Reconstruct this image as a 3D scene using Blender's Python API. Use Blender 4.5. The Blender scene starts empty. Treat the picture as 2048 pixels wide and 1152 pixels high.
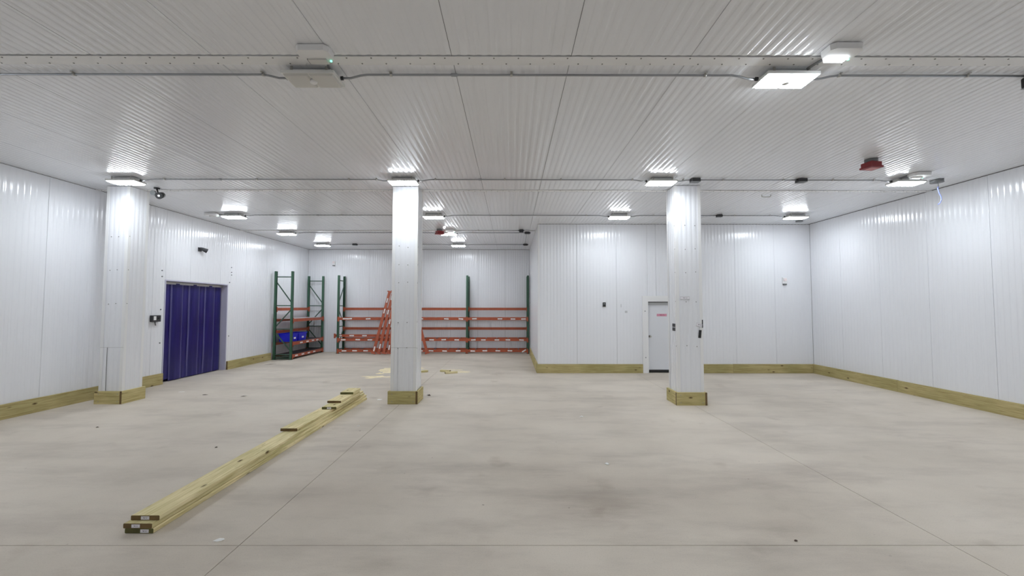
import bpy, math, random
from mathutils import Vector, Matrix

random.seed(7)
scene = bpy.context.scene
COL = scene.collection

# ------------------------------------------------------------------ camera
PITCH, YAW, ROLL = 0.0443, 0.0017, 0.0008
CAM_H = 1.85
right0 = Vector((math.cos(YAW), -math.sin(YAW), 0))
fwd0 = Vector((math.sin(YAW), math.cos(YAW), 0))
fwd = fwd0 * math.cos(PITCH) + Vector((0, 0, math.sin(PITCH)))
up0 = fwd0 * -math.sin(PITCH) + Vector((0, 0, math.cos(PITCH)))
cr, sr = math.cos(ROLL), math.sin(ROLL)
rgt = right0 * cr + up0 * sr
upv = right0 * -sr + up0 * cr
cam_data = bpy.data.cameras.new('camera')
cam = bpy.data.objects.new('camera', cam_data)
COL.objects.link(cam)
cam_data.sensor_width = 36.0
cam_data.lens = 36.0 * 830.0 / 2048.0
cam_data.clip_start = 0.05
cam_data.clip_end = 100
m = Matrix(((rgt.x, upv.x, -fwd.x, 0), (rgt.y, upv.y, -fwd.y, 0), (rgt.z, upv.z, -fwd.z, CAM_H), (0, 0, 0, 1)))
cam.matrix_world = m
scene.camera = cam

# ------------------------------------------------------------------ world, exposure
world = bpy.data.worlds.new('world')
scene.world = world
world.use_nodes = True
world.node_tree.nodes['Background'].inputs['Color'].default_value = (0.5, 0.5, 0.5, 1)
world.node_tree.nodes['Background'].inputs['Strength'].default_value = 0.02
scene.view_settings.view_transform = 'Standard'
scene.view_settings.look = 'None'
scene.view_settings.gamma = 1.0
scene.view_settings.use_curve_mapping = False
scene.view_settings.exposure = 0.0
LAMP = 90.0                      # radiance of a lit LED lens
LAMP_RGB = (0.87, 0.935, 1.0)
scene.cycles.diffuse_bounces = 8

# ------------------------------------------------------------------ room measures (metres, camera over the origin)
XL, XR, XB, ZC = -8.315, 8.44, 0.746, 4.18
YF, Y1, Y2 = -4.80, 11.65, 16.98          # wall behind the camera, near back wall, far back wall
PW = 1.114                                # panel width

# ------------------------------------------------------------------ materials
def new_mat(name):
    mt = bpy.data.materials.new(name)
    mt.use_nodes = True
    nt = mt.node_tree
    return mt, nt, nt.nodes['Principled BSDF']

def plain(name, rgb, rough=0.5, metal=0.0, spec=0.5, bump=0.0, bscale=200, var=0.0):
    mt, nt, b = new_mat(name)
    b.inputs['Base Color'].default_value = (*rgb, 1)
    b.inputs['Roughness'].default_value = rough
    b.inputs['Metallic'].default_value = metal
    b.inputs['Specular IOR Level'].default_value = spec
    if var > 0:
        tc = nt.nodes.new('ShaderNodeTexCoord')
        n = nt.nodes.new('ShaderNodeTexNoise'); n.inputs['Scale'].default_value = 6; n.inputs['Detail'].default_value = 4
        nt.links.new(tc.outputs['Object'], n.inputs['Vector'])
        r = nt.nodes.new('ShaderNodeValToRGB')
        r.color_ramp.elements[0].position = 0.3; r.color_ramp.elements[1].position = 0.7
        r.color_ramp.elements[0].color = (*[c * (1 - var) for c in rgb], 1)
        r.color_ramp.elements[1].color = (*[min(1, c * (1 + var)) for c in rgb], 1)
        nt.links.new(n.outputs['Fac'], r.inputs['Fac'])
        nt.links.new(r.outputs['Color'], b.inputs['Base Color'])
    if bump > 0:
        tc = nt.nodes.new('ShaderNodeTexCoord')
        n = nt.nodes.new('ShaderNodeTexNoise'); n.inputs['Scale'].default_value = bscale
        nt.links.new(tc.outputs['Object'], n.inputs['Vector'])
        bp = nt.nodes.new('ShaderNodeBump'); bp.inputs['Strength'].default_value = bump; bp.inputs['Distance'].default_value = 0.002
        nt.links.new(n.outputs['Fac'], bp.inputs['Height'])
        nt.links.new(bp.outputs['Normal'], b.inputs['Normal'])
    return mt

def emit(name, rgb, strength):
    mt, nt, b = new_mat(name)
    b.inputs['Base Color'].default_value = (0.8, 0.8, 0.8, 1)
    b.inputs['Emission Color'].default_value = (*rgb, 1)
    b.inputs['Emission Strength'].default_value = strength
    return mt

def concrete():
    mt, nt, b = new_mat('concrete')
    L = nt.links
    geo = nt.nodes.new('ShaderNodeNewGeometry')
    def noise(scale, detail, rough=0.55, vec=None):
        n = nt.nodes.new('ShaderNodeTexNoise')
        n.inputs['Scale'].default_value = scale; n.inputs['Detail'].default_value = detail; n.inputs['Roughness'].default_value = rough
        L.new(vec or geo.outputs['Position'], n.inputs['Vector'])
        return n
    def ramp(src, stops):
        r = nt.nodes.new('ShaderNodeValToRGB')
        els = r.color_ramp.elements
        els[0].position, els[0].color = stops[0][0], (*stops[0][1], 1)
        els[1].position, els[1].color = stops[-1][0], (*stops[-1][1], 1)
        for p, c in stops[1:-1]:
            e = els.new(p); e.color = (*c, 1)
        L.new(src, r.inputs['Fac'])
        return r
    def mul(a, c, fac=1.0, mode='MULTIPLY'):
        mx = nt.nodes.new('ShaderNodeMix'); mx.data_type = 'RGBA'; mx.blend_type = mode
        mx.inputs[0].default_value = fac
        L.new(a, mx.inputs[6]); L.new(c, mx.inputs[7])
        return mx.outputs[2]
    n1 = noise(0.45, 5, 0.6)
    base = ramp(n1.outputs['Fac'], [(0.30, (0.480, 0.425, 0.355)), (0.5, (0.562, 0.502, 0.425)), (0.72, (0.63, 0.568, 0.487))])
    # trowel sweeps, stretched across the room
    mp = nt.nodes.new('ShaderNodeMapping'); mp.inputs['Scale'].default_value = (0.5, 1.6, 1)
    mp.inputs['Rotation'].default_value = (0, 0, 0.25)
    L.new(geo.outputs['Position'], mp.inputs['Vector'])
    n2 = noise(1.1, 7, 0.65, mp.outputs['Vector'])
    sweeps = ramp(n2.outputs['Fac'], [(0.32, (0.83, 0.82, 0.82)), (0.52, (1, 1, 1)), (1.0, (1.06, 1.05, 1.03))])
    c = mul(base.outputs['Color'], sweeps.outputs['Color'])
    # damp looking blotches
    n3 = noise(1.7, 3, 0.5)
    blot = ramp(n3.outputs['Fac'], [(0.24, (0.78, 0.75, 0.73)), (0.36, (1, 1, 1)), (1.0, (1, 1, 1))])
    c = mul(c, blot.outputs['Color'], 0.8)
    # pitting and grit
    n4 = noise(90, 3, 0.7)
    grit = ramp(n4.outputs['Fac'], [(0.30, (0.80, 0.80, 0.80)), (0.45, (1, 1, 1)), (0.62, (1, 1, 1)), (0.8, (1.12, 1.12, 1.12))])
    c = mul(c, grit.outputs['Color'], 0.7)
    n5 = noise(14, 2, 0.4)
    spk = ramp(n5.outputs['Fac'], [(0.19, (0.45, 0.42, 0.40)), (0.225, (1, 1, 1)), (1.0, (1, 1, 1))])
    c = mul(c, spk.outputs['Color'], 0.9)
    # broad old stains with soft broken edges, plus painted dimness between lamp rows
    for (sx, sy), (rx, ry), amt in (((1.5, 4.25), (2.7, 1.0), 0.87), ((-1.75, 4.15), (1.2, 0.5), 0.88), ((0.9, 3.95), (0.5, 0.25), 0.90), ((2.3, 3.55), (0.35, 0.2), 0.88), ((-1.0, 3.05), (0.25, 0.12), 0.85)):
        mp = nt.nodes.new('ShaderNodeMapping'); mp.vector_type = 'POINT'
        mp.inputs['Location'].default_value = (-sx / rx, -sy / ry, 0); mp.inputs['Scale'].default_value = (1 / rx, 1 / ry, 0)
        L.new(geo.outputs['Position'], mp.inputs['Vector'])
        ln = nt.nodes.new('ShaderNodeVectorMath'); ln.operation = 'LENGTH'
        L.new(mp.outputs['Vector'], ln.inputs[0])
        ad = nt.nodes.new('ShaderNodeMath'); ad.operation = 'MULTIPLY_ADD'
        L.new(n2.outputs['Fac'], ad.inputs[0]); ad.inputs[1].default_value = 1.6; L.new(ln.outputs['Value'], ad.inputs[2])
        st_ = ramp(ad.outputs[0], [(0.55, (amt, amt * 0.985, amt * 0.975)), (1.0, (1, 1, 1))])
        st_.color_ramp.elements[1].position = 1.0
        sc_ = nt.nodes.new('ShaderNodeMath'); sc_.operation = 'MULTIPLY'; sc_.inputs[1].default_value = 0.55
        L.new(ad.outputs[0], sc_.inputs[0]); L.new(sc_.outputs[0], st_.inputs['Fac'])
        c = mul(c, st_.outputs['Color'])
    L.new(c, b.inputs['Base Color'])
    b.inputs['Roughness'].default_value = 0.62
    b.inputs['Specular IOR Level'].default_value = 0.35
    bp = nt.nodes.new('ShaderNodeBump'); bp.inputs['Strength'].default_value = 0.25; bp.inputs['Distance'].default_value = 0.002
    L.new(n4.outputs['Fac'], bp.inputs['Height']); L.new(bp.outputs['Normal'], b.inputs['Normal'])
    return mt

def wood(name, light, dark, knot=(0.10, 0.062, 0.022), contrast=1.0, streak=0.75):
    """pressure treated pine: grain along local X, knots, green cast"""
    mt, nt, b = new_mat(name)
    L = nt.links
    tc = nt.nodes.new('ShaderNodeTexCoord')
    oi = nt.nodes.new('ShaderNodeObjectInfo')
    cmb = nt.nodes.new('ShaderNodeVectorMath'); cmb.operation = 'MULTIPLY_ADD'
    comb = nt.nodes.new('ShaderNodeCombineXYZ')
    for i in range(3): L.new(oi.outputs['Random'], comb.inputs[i])
    L.new(comb.outputs[0], cmb.inputs[0]); cmb.inputs[1].default_value = (17.3, 9.1, 23.7)
    L.new(tc.outputs['Object'], cmb.inputs[2])
    mp = nt.nodes.new('ShaderNodeMapping'); mp.inputs['Scale'].default_value = (1.3, 26, 26)
    L.new(cmb.outputs[0], mp.inputs['Vector'])
    n = nt.nodes.new('ShaderNodeTexNoise'); n.inputs['Scale'].default_value = 1.6; n.inputs['Detail'].default_value = 5; n.inputs['Distortion'].default_value = 0.6
    L.new(mp.outputs['Vector'], n.inputs['Vector'])
    r = nt.nodes.new('ShaderNodeValToRGB')
    r.color_ramp.elements[0].position = 0.5 - 0.2 * contrast; r.color_ramp.elements[0].color = (*dark, 1)
    r.color_ramp.elements[1].position = 0.62; r.color_ramp.elements[1].color = (*light, 1)
    L.new(n.outputs['Fac'], r.inputs['Fac'])
    # broad tint
    n2 = nt.nodes.new('ShaderNodeTexNoise'); n2.inputs['Scale'].default_value = 1.4; n2.inputs['Detail'].default_value = 2
    L.new(cmb.outputs[0], n2.inputs['Vector'])
    r2 = nt.nodes.new('ShaderNodeValToRGB')
    r2.color_ramp.elements[0].position = 0.35; r2.color_ramp.elements[0].color = (0.84, 0.84, 0.72, 1)
    r2.color_ramp.elements[1].position = 0.65; r2.color_ramp.elements[1].color = (1.08, 1.04, 1.0, 1)
    L.new(n2.outputs['Fac'], r2.inputs['Fac'])
    mx = nt.nodes.new('ShaderNodeMix'); mx.data_type = 'RGBA'; mx.blend_type = 'MULTIPLY'; mx.inputs[0].default_value = 1
    L.new(r.outputs['Color'], mx.inputs[6]); L.new(r2.outputs['Color'], mx.inputs[7])
    # dark latewood streaks
    mp3 = nt.nodes.new('ShaderNodeMapping'); mp3.inputs['Scale'].default_value = (2.2, 16, 40)
    L.new(cmb.outputs[0], mp3.inputs['Vector'])
    n3 = nt.nodes.new('ShaderNodeTexNoise'); n3.inputs['Scale'].default_value = 1.3; n3.inputs['Detail'].default_value = 3; n3.inputs['Distortion'].default_value = 1.4
    L.new(mp3.outputs['Vector'], n3.inputs['Vector'])
    r4 = nt.nodes.new('ShaderNodeValToRGB')
    r4.color_ramp.elements[0].position = 0.30; r4.color_ramp.elements[0].color = (streak, streak * 0.97, streak * 0.85, 1)
    r4.color_ramp.elements[1].position = 0.42; r4.color_ramp.elements[1].color = (1, 1, 1, 1)
    L.new(n3.outputs['Fac'], r4.inputs['Fac'])
    mx4 = nt.nodes.new('ShaderNodeMix'); mx4.data_type = 'RGBA'; mx4.blend_type = 'MULTIPLY'; mx4.inputs[0].default_value = 1
    L.new(mx.outputs[2], mx4.inputs[6]); L.new(r4.outputs['Color'], mx4.inputs[7])
    mx = mx4
    # knots
    mp2 = nt.nodes.new('ShaderNodeMapping'); mp2.inputs['Scale'].default_value = (2.6, 6.0, 6.0)
    L.new(cmb.outputs[0], mp2.inputs['Vector'])
    v = nt.nodes.new('ShaderNodeTexVoronoi'); v.inputs['Scale'].default_value = 1.0
    L.new(mp2.outputs['Vector'], v.inputs['Vector'])
    r3 = nt.nodes.new('ShaderNodeValToRGB')
    r3.color_ramp.elements[0].position = 0.05; r3.color_ramp.elements[0].color = (1, 1, 1, 1)
    r3.color_ramp.elements[1].position = 0.14; r3.color_ramp.elements[1].color = (0, 0, 0, 1)
    L.new(v.outputs['Distance'], r3.inputs['Fac'])
    mx2 = nt.nodes.new('ShaderNodeMix'); mx2.data_type = 'RGBA'
    L.new(r3.outputs['Color'], mx2.inputs[0]); L.new(mx.outputs[2], mx2.inputs[6]); mx2.inputs[7].default_value = (*knot, 1)
    L.new(mx2.outputs[2], b.inputs['Base Color'])
    b.inputs['Roughness'].default_value = 0.75
    b.inputs['Specular IOR Level'].default_value = 0.25
    return mt

def perforated(name, rgb, hole=(0.01, 0.012, 0.01)):
    """painted steel post with a column of punched slots (local z up)"""
    mt, nt, b = new_mat(name)
    L = nt.links
    tc = nt.nodes.new('ShaderNodeTexCoord')
    sep = nt.nodes.new('ShaderNodeSeparateXYZ'); L.new(tc.outputs['Object'], sep.inputs[0])
    def math_node(op, a, v):
        n = nt.nodes.new('ShaderNodeMath'); n.operation = op
        L.new(a, n.inputs[0])
        if v is not None:
            if isinstance(v, float): n.inputs[1].default_value = v
            else: L.new(v, n.inputs[1])
        return n.outputs[0]
    z = math_node('DIVIDE', sep.outputs['Z'], 0.0508)
    fz = math_node('FRACT', z, None)
    inz = math_node('LESS_THAN', fz, 0.45)
    ax = math_node('ABSOLUTE', sep.outputs['X'], None)
    inx1 = math_node('GREATER_THAN', ax, 0.012)
    inx2 = math_node('LESS_THAN', ax, 0.026)
    k = math_node('MULTIPLY', math_node('MULTIPLY', inx1, inx2), inz)
    mx = nt.nodes.new('ShaderNodeMix'); mx.data_type = 'RGBA'
    L.new(k, mx.inputs[0]); mx.inputs[6].default_value = (*rgb, 1); mx.inputs[7].default_value = (*hole, 1)
    L.new(mx.outputs[2], b.inputs['Base Color'])
    b.inputs['Roughness'].default_value = 0.4
    return mt

def printed(name, paper, ink, scale=70.0):
    """small paper label carrying a blurred line of dark print"""
    mt, nt, b = new_mat(name)
    L = nt.links
    tc = nt.nodes.new('ShaderNodeTexCoord')
    sep = nt.nodes.new('ShaderNodeSeparateXYZ'); L.new(tc.outputs['Generated'], sep.inputs[0])
    mp = nt.nodes.new('ShaderNodeMapping'); mp.inputs['Scale'].default_value = (scale, 1, 3)
    L.new(tc.outputs['Generated'], mp.inputs['Vector'])
    n = nt.nodes.new('ShaderNodeTexNoise'); n.inputs['Scale'].default_value = 1.0; n.inputs['Detail'].default_value = 1
    L.new(mp.outputs['Vector'], n.inputs['Vector'])
    def cmpn(op, a, v):
        q = nt.nodes.new('ShaderNodeMath'); q.operation = op
        L.new(a, q.inputs[0])
        if isinstance(v, float): q.inputs[1].default_value = v
        else: L.new(v, q.inputs[1])
        return q.outputs[0]
    a = cmpn('GREATER_THAN', n.outputs['Fac'], 0.5)
    for ch, lo, hi in (('X', 0.22, 0.78), ('Z', 0.38, 0.68)):
        a = cmpn('MULTIPLY', a, cmpn('GREATER_THAN', sep.outputs[ch], lo))
        a = cmpn('MULTIPLY', a, cmpn('LESS_THAN', sep.outputs[ch], hi))
    mx = nt.nodes.new('ShaderNodeMix'); mx.data_type = 'RGBA'
    L.new(a, mx.inputs[0]); mx.inputs[6].default_value = (*paper, 1); mx.inputs[7].default_value = (*ink, 1)
    L.new(mx.outputs[2], b.inputs['Base Color'])
    b.inputs['Roughness'].default_value = 0.6
    return mt

def strip_pvc():
    """tinted flexible vinyl: milky at the edges where strips overlap, half see-through"""
    mt, nt, b = new_mat('tinted_vinyl')
    L = nt.links
    tc = nt.nodes.new('ShaderNodeTexCoord')
    sep = nt.nodes.new('ShaderNodeSeparateXYZ'); L.new(tc.outputs['Generated'], sep.inputs[0])
    r = nt.nodes.new('ShaderNodeValToRGB')
    e = r.color_ramp.elements
    milk, deep = (0.088, 0.082, 0.25, 1), (0.012, 0.009, 0.13, 1)
    e[0].position, e[0].color = 0.0, milk
    e[1].position, e[1].color = 1.0, milk
    for p, c in ((0.09, milk), (0.15, deep), (0.40, deep), (0.50, (0.025, 0.02, 0.16, 1)), (0.60, deep), (0.85, deep), (0.91, milk)):
        q = e.new(p); q.color = c
    L.new(sep.outputs['X'], r.inputs['Fac'])
    mp = nt.nodes.new('ShaderNodeMapping'); mp.inputs['Scale'].default_value = (9, 9, 0.9)
    L.new(tc.outputs['Object'], mp.inputs['Vector'])
    n = nt.nodes.new('ShaderNodeTexNoise'); n.inputs['Scale'].default_value = 1.2; n.inputs['Detail'].default_value = 3
    L.new(mp.outputs['Vector'], n.inputs['Vector'])
    r2 = nt.nodes.new('ShaderNodeValToRGB')
    r2.color_ramp.elements[0].position = 0.35; r2.color_ramp.elements[0].color = (0.7, 0.68, 0.75, 1)
    r2.color_ramp.elements[1].position = 0.68; r2.color_ramp.elements[1].color = (1.5, 1.45, 1.25, 1)
    L.new(n.outputs['Fac'], r2.inputs['Fac'])
    mx = nt.nodes.new('ShaderNodeMix'); mx.data_type = 'RGBA'; mx.blend_type = 'MULTIPLY'; mx.inputs[0].default_value = 1
    L.new(r.outputs['Color'], mx.inputs[6]); L.new(r2.outputs['Color'], mx.inputs[7])
    L.new(mx.outputs[2], b.inputs['Base Color'])
    b.inputs['Roughness'].default_value = 0.28
    tr = nt.nodes.new('ShaderNodeBsdfTransparent'); tr.inputs['Color'].default_value = (0.35, 0.33, 0.8, 1)
    ms = nt.nodes.new('ShaderNodeMixShader'); ms.inputs[0].default_value = 0.82
    L.new(tr.outputs[0], ms.inputs[1]); L.new(b.outputs[0], ms.inputs[2])
    L.new(ms.outputs[0], nt.nodes['Material Output'].inputs['Surface'])
    return mt

M = {}
M['panel'] = plain('white_panel_steel', (0.79, 0.80, 0.83), 0.17, 0, 0.5)
M['trim'] = plain('white_trim_steel', (0.79, 0.79, 0.79), 0.4)
M['seam'] = plain('dark_sealant', (0.10, 0.098, 0.092), 0.8)
M['screw'] = plain('screw_head', (0.30, 0.30, 0.29), 0.45, 0.6)
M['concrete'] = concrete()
M['joint'] = plain('joint_filler', (0.17, 0.13, 0.11), 0.9, var=0.2)
M['board'] = wood('treated_pine', (0.78, 0.70, 0.45), (0.56, 0.48, 0.25))
M['baseboard'] = wood('treated_pine_skirting', (0.49, 0.43, 0.225), (0.34, 0.28, 0.12))
M['columnwood'] = wood('treated_pine_column', (0.58, 0.51, 0.27), (0.40, 0.335, 0.15))
M['endgrain'] = plain('sawn_end_brown', (0.155, 0.098, 0.038), 0.85, var=0.35, bump=0.3)
M['endgreen'] = plain('sawn_end_green', (0.10, 0.095, 0.028), 0.85, var=0.35, bump=0.3)
M['orange'] = plain('orange_beam_paint', (0.40, 0.088, 0.038), 0.42, var=0.15)
M['green'] = plain('green_brace_paint', (0.045, 0.095, 0.068), 0.42, var=0.15)
M['post'] = perforated('green_post_paint', (0.036, 0.105, 0.062))
M['galv'] = plain('galvanized_conduit', (0.36, 0.37, 0.39), 0.38, 0.8)
M['darkbox'] = plain('dark_cast_box', (0.055, 0.056, 0.06), 0.5, 0.3)
M['greybox'] = plain('grey_plastic', (0.16, 0.165, 0.17), 0.5)
M['black'] = plain('black_plastic', (0.012, 0.012, 0.013), 0.45)
M['white'] = plain('white_plastic', (0.78, 0.78, 0.78), 0.4)
M['fixture'] = plain('white_fixture_enamel', (0.74, 0.74, 0.72), 0.4)
M['lens_off'] = plain('frosted_lens_unlit', (0.60, 0.59, 0.56), 0.35)
M['lens_on'] = emit('frosted_lens_lit', LAMP_RGB, LAMP)
M['em_on'] = emit('emergency_lens_lit', LAMP_RGB, 14.0)
M['led'] = emit('green_indicator', (0.10, 1.0, 0.55), 3.0)
M['red'] = plain('red_alarm_plastic', (0.22, 0.010, 0.014), 0.4)
M['redlens'] = plain('alarm_grille_pink', (0.55, 0.20, 0.19), 0.45)
M['strobe'] = plain('strobe_blush_plastic', (0.78, 0.68, 0.68), 0.4)
M['bluebin'] = plain('blue_bin_plastic', (0.006, 0.008, 0.62), 0.35)
M['deck'] = plain('dark_shelf_deck', (0.085, 0.07, 0.08), 0.6)
M['wiredeck'] = plain('pale_shelf_deck', (0.52, 0.50, 0.52), 0.5, 0.3)
M['label'] = printed('white_price_label', (0.82, 0.82, 0.82), (0.55, 0.52, 0.52), 9)
M['sticker'] = printed('white_printed_sticker', (0.78, 0.76, 0.80), (0.08, 0.06, 0.07), 10)
M['pinksign'] = printed('pink_printed_sign', (0.62, 0.28, 0.38), (0.22, 0.03, 0.07), 9)
M['door'] = plain('white_door_paint', (0.70, 0.715, 0.75), 0.45)
M['dooredge'] = plain('grey_door_head', (0.50, 0.51, 0.52), 0.5)
M['steel'] = plain('brushed_steel', (0.5, 0.49, 0.46), 0.3, 0.9)
M['jamb'] = plain('lavender_grey_jamb', (0.50, 0.49, 0.60), 0.4)
M['pvc'] = strip_pvc()
M['corridor'] = plain('dim_corridor_paint', (0.35, 0.35, 0.42), 0.7)
M['sawdust'] = plain('sawdust', (0.80, 0.70, 0.47), 0.95, var=0.15, bump=0.6, bscale=90)
M['paper'] = plain('white_paper', (0.85, 0.85, 0.83), 0.7)
M['leaf'] = plain('dark_scrap', (0.09, 0.06, 0.045), 0.8)
M['bluewire'] = plain('pale_blue_wire', (0.30, 0.36, 0.80), 0.4)
M['cut_and_shadow'] = plain('grey_cut_and_shadow', (0.42, 0.42, 0.42), 0.8)  # flat grey for column cut lines and for shadow lines round stickers

# ------------------------------------------------------------------ helpers
def link(o, parent=None):
    COL.objects.link(o)
    if parent is not None:
        o.parent = parent
    return o

def tag(o, label=None, cat=None, group=None, kind=None):
    if label: o['label'] = label
    if cat: o['category'] = cat
    if group: o['group'] = group
    if kind: o['kind'] = kind
    return o

def empty(name, loc=(0, 0, 0), rz=0.0):
    o = bpy.data.objects.new(name, None)
    o.empty_display_size = 0.2
    o.location = loc
    o.rotation_euler = (0, 0, rz)
    return link(o)

class MB:
    def __init__(self):
        self.v, self.f, self.mi, self.sm = [], [], [], []
    def face(self, idx, mi=0, sm=False):
        self.f.append(idx); self.mi.append(mi); self.sm.append(sm)
    def box(self, x0, x1, y0, y1, z0, z1, mi=0, c=0.0, endx=None):
        if c <= 0:
            b = len(self.v)
            self.v += [(x0, y0, z0), (x1, y0, z0), (x1, y1, z0), (x0, y1, z0), (x0, y0, z1), (x1, y0, z1), (x1, y1, z1), (x0, y1, z1)]
            fs = [((0, 3, 2, 1), mi), ((4, 5, 6, 7), mi), ((0, 1, 5, 4), mi), ((2, 3, 7, 6), mi),
                  ((1, 2, 6, 5), mi if endx is None else endx), ((3, 0, 4, 7), mi if endx is None else endx)]
            for q, k in fs: self.face([b + i for i in q], k)
        else:      # edges along x chamfered
            pts = [(y0 + c, z0), (y1 - c, z0), (y1, z0 + c), (y1, z1 - c), (y1 - c, z1), (y0 + c, z1), (y0, z1 - c), (y0, z0 + c)]
            self.prism_x(pts, x0, x1, mi, endx)
        return self
    def prism_x(self, pts, x0, x1, mi=0, endx=None):
        b, n = len(self.v), len(pts)
        self.v += [(x0, y, z) for y, z in pts] + [(x1, y, z) for y, z in pts]
        for i in range(n):
            j = (i + 1) % n
            self.face([b + i, b + n + i, b + n + j, b + j][::-1], mi)
        self.face([b + i for i in range(n)][::-1], mi if endx is None else endx)
        self.face([b + n + i for i in range(n)], mi if endx is None else endx)
        return self
    def prism_z(self, pts, z0, z1, mi=0, top=None, s=1.0, cx=0, cy=0):
        b, n = len(self.v), len(pts)
        self.v += [(x, y, z0) for x, y in pts] + [(cx + (x - cx) * s, cy + (y - cy) * s, z1) for x, y in pts]
        for i in range(n):
            j = (i + 1) % n
            self.face([b + i, b + j, b + n + j, b + n + i], mi)
        self.face([b + i for i in range(n)][::-1], mi)
        self.face([b + n + i for i in range(n)], mi if top is None else top)
        return self
    def tube(self, path, r, n=8, mi=0, caps=True, r1=None):
        P = [Vector(p) for p in path]
        b = len(self.v)
        prev = None
        for i, p in enumerate(P):
            d = (P[min(i + 1, len(P) - 1)] - P[max(i - 1, 0)]).normalized()
            if prev is None:
                a = Vector((0, 0, 1)) if abs(d.z) < 0.9 else Vector((1, 0, 0))
                u = d.cross(a).normalized()
            else:
                u = (prev - d * prev.dot(d)).normalized()
            prev = u
            w = d.cross(u)
            rr = r if r1 is None else r + (r1 - r) * i / max(1, len(P) - 1)
            for k in range(n):
                t = 2 * math.pi * k / n
                self.v.append(tuple(p + u * (rr * math.cos(t)) + w * (rr * math.sin(t))))
        for i in range(len(P) - 1):
            for k in range(n):
                k2 = (k + 1) % n
                self.face([b + i * n + k, b + i * n + k2, b + (i + 1) * n + k2, b + (i + 1) * n + k], mi, True)
        if caps:
            self.face([b + k for k in range(n)][::-1], mi)
            self.face([b + (len(P) - 1) * n + k for k in range(n)], mi)
        return self
    def cyl(self, c, r, h, axis='z', n=16, mi=0, r1=None):
        d = {'x': Vector((1, 0, 0)), 'y': Vector((0, 1, 0)), 'z': Vector((0, 0, 1))}[axis]
        c = Vector(c)
        return self.tube([c, c + d * h], r, n, mi, True, r1)
    def bar(self, a, c, w, t, mi=0):
        """rectangular bar between two points"""
        a, c = Vector(a), Vector(c)
        d = (c - a).normalized()
        s = Vector((0, 0, 1)) if abs(d.z) < 0.95 else Vector((1, 0, 0))
        u = d.cross(s).normalized(); v = u.cross(d).normalized()
        b = len(self.v)
        for p in (a, c):
            for q, e in ((-1, -1), (1, -1), (1, 1), (-1, 1)):
                self.v.append(tuple(p + u * (q * t / 2) + v * (e * w / 2)))
        for q in ((0, 1, 2, 3), (7, 6, 5, 4), (0, 4, 5, 1), (1, 5, 6, 2), (2, 6, 7, 3), (3, 7, 4, 0)):
            self.face([b + i for i in q], mi)
        return self
    def mesh(self, name, mats):
        me = bpy.data.meshes.new(name)
        me.from_pydata(self.v, [], self.f)
        for mt in (mats if isinstance(mats, (list, tuple)) else [mats]):
            me.materials.append(mt)
        me.polygons.foreach_set('material_index', self.mi)
        me.polygons.foreach_set('use_smooth', self.sm)
        me.update()
        return me
    def build(self, name, mats, parent=None, loc=(0, 0, 0), rot=(0, 0, 0)):
        o = bpy.data.objects.new(name, self.mesh(name, mats))
        o.location = loc; o.rotation_euler = rot
        return link(o, parent)

def inst(name, me, parent=None, loc=(0, 0, 0), rot=(0, 0, 0)):
    o = bpy.data.objects.new(name, me)
    o.location = loc; o.rotation_euler = rot
    return link(o, parent)

# ------------------------------------------------------------------ ribbed insulated panels
RIB = 12
_pm = {}
def panel_mesh(w, h, u0=0.0, ribs=True):
    """sheet in local xz, face towards -y, height along z; u0 = offset inside a full panel for cut ones"""
    key = (round(w, 3), round(h, 3), round(u0, 3), ribs)
    if key in _pm: return _pm[key]
    full = PW - 0.005
    p = full / RIB
    d = 0.0036
    prof = []
    if ribs:
        raw = []
        for i in range(RIB):
            a = i * p
            raw += [(a + 0.002, 0.0008), (a + 0.012, 0.0002), (a + 0.022, 0.0), (a + 0.032, 0.0002), (a + 0.042, 0.0008), (a + 0.047, 0.35 * d), (a + 0.051, 0.75 * d), (a + 0.056, 0.9 * d), (a + 0.068, d), (a + p - 0.012, 0.9 * d), (a + p - 0.007, 0.75 * d), (a + p - 0.003, 0.35 * d)]
        raw.append((full, 0.0009)); raw.insert(0, (0, 0.0010))
        # clip to [u0, u0+w]
        def yat(u):
            for (a, ya), (b, yb) in zip(raw, raw[1:]):
                if a <= u <= b + 1e-9:
                    return ya + (yb - ya) * ((u - a) / max(b - a, 1e-9))
            return 0
        u1 = min(u0 + w, full)
        prof = [(u0, yat(u0))] + [q for q in raw if u0 + 1e-4 < q[0] < u1 - 1e-4] + [(u1, yat(u1))]
        prof = [(u - u0, y) for u, y in prof]
    else:
        prof = [(0, 0), (w, 0)]
    v, f, sm = [], [], []
    n = len(prof)
    for u, y in prof:
        v += [(u, y, 0), (u, y, h)]
    for i in range(n - 1):
        f.append((2 * i, 2 * i + 2, 2 * i + 3, 2 * i + 1)); sm.append(True)
    # folded returns and cut ends on vertices of their own, so the face normals stay true
    t = 0.014
    ring = prof + [(prof[-1][0], t), (prof[0][0], t)]
    for z, flip in ((0, True), (h, False)):
        b = len(v)
        v += [(u, y, z) for u, y in ring]
        q = tuple(range(b, b + len(ring)))
        f.append(q[::-1] if flip else q); sm.append(False)
    for (u, y), flip in ((prof[0], False), (prof[-1], True)):
        b = len(v)
        v += [(u, y, 0), (u, y, h), (u, t, h), (u, t, 0)]
        q = (b, b + 1, b + 2, b + 3)
        f.append(q[::-1] if flip else q); sm.append(False)
    me = bpy.data.meshes.new('panel')
    me.from_pydata(v, [], f)
    me.materials.append(M['panel'])
    # rolled ribs: smooth across the face, hard at the returns
    me.polygons.foreach_set('use_smooth', sm)
    me.update()
    _pm[key] = me
    return me

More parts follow.
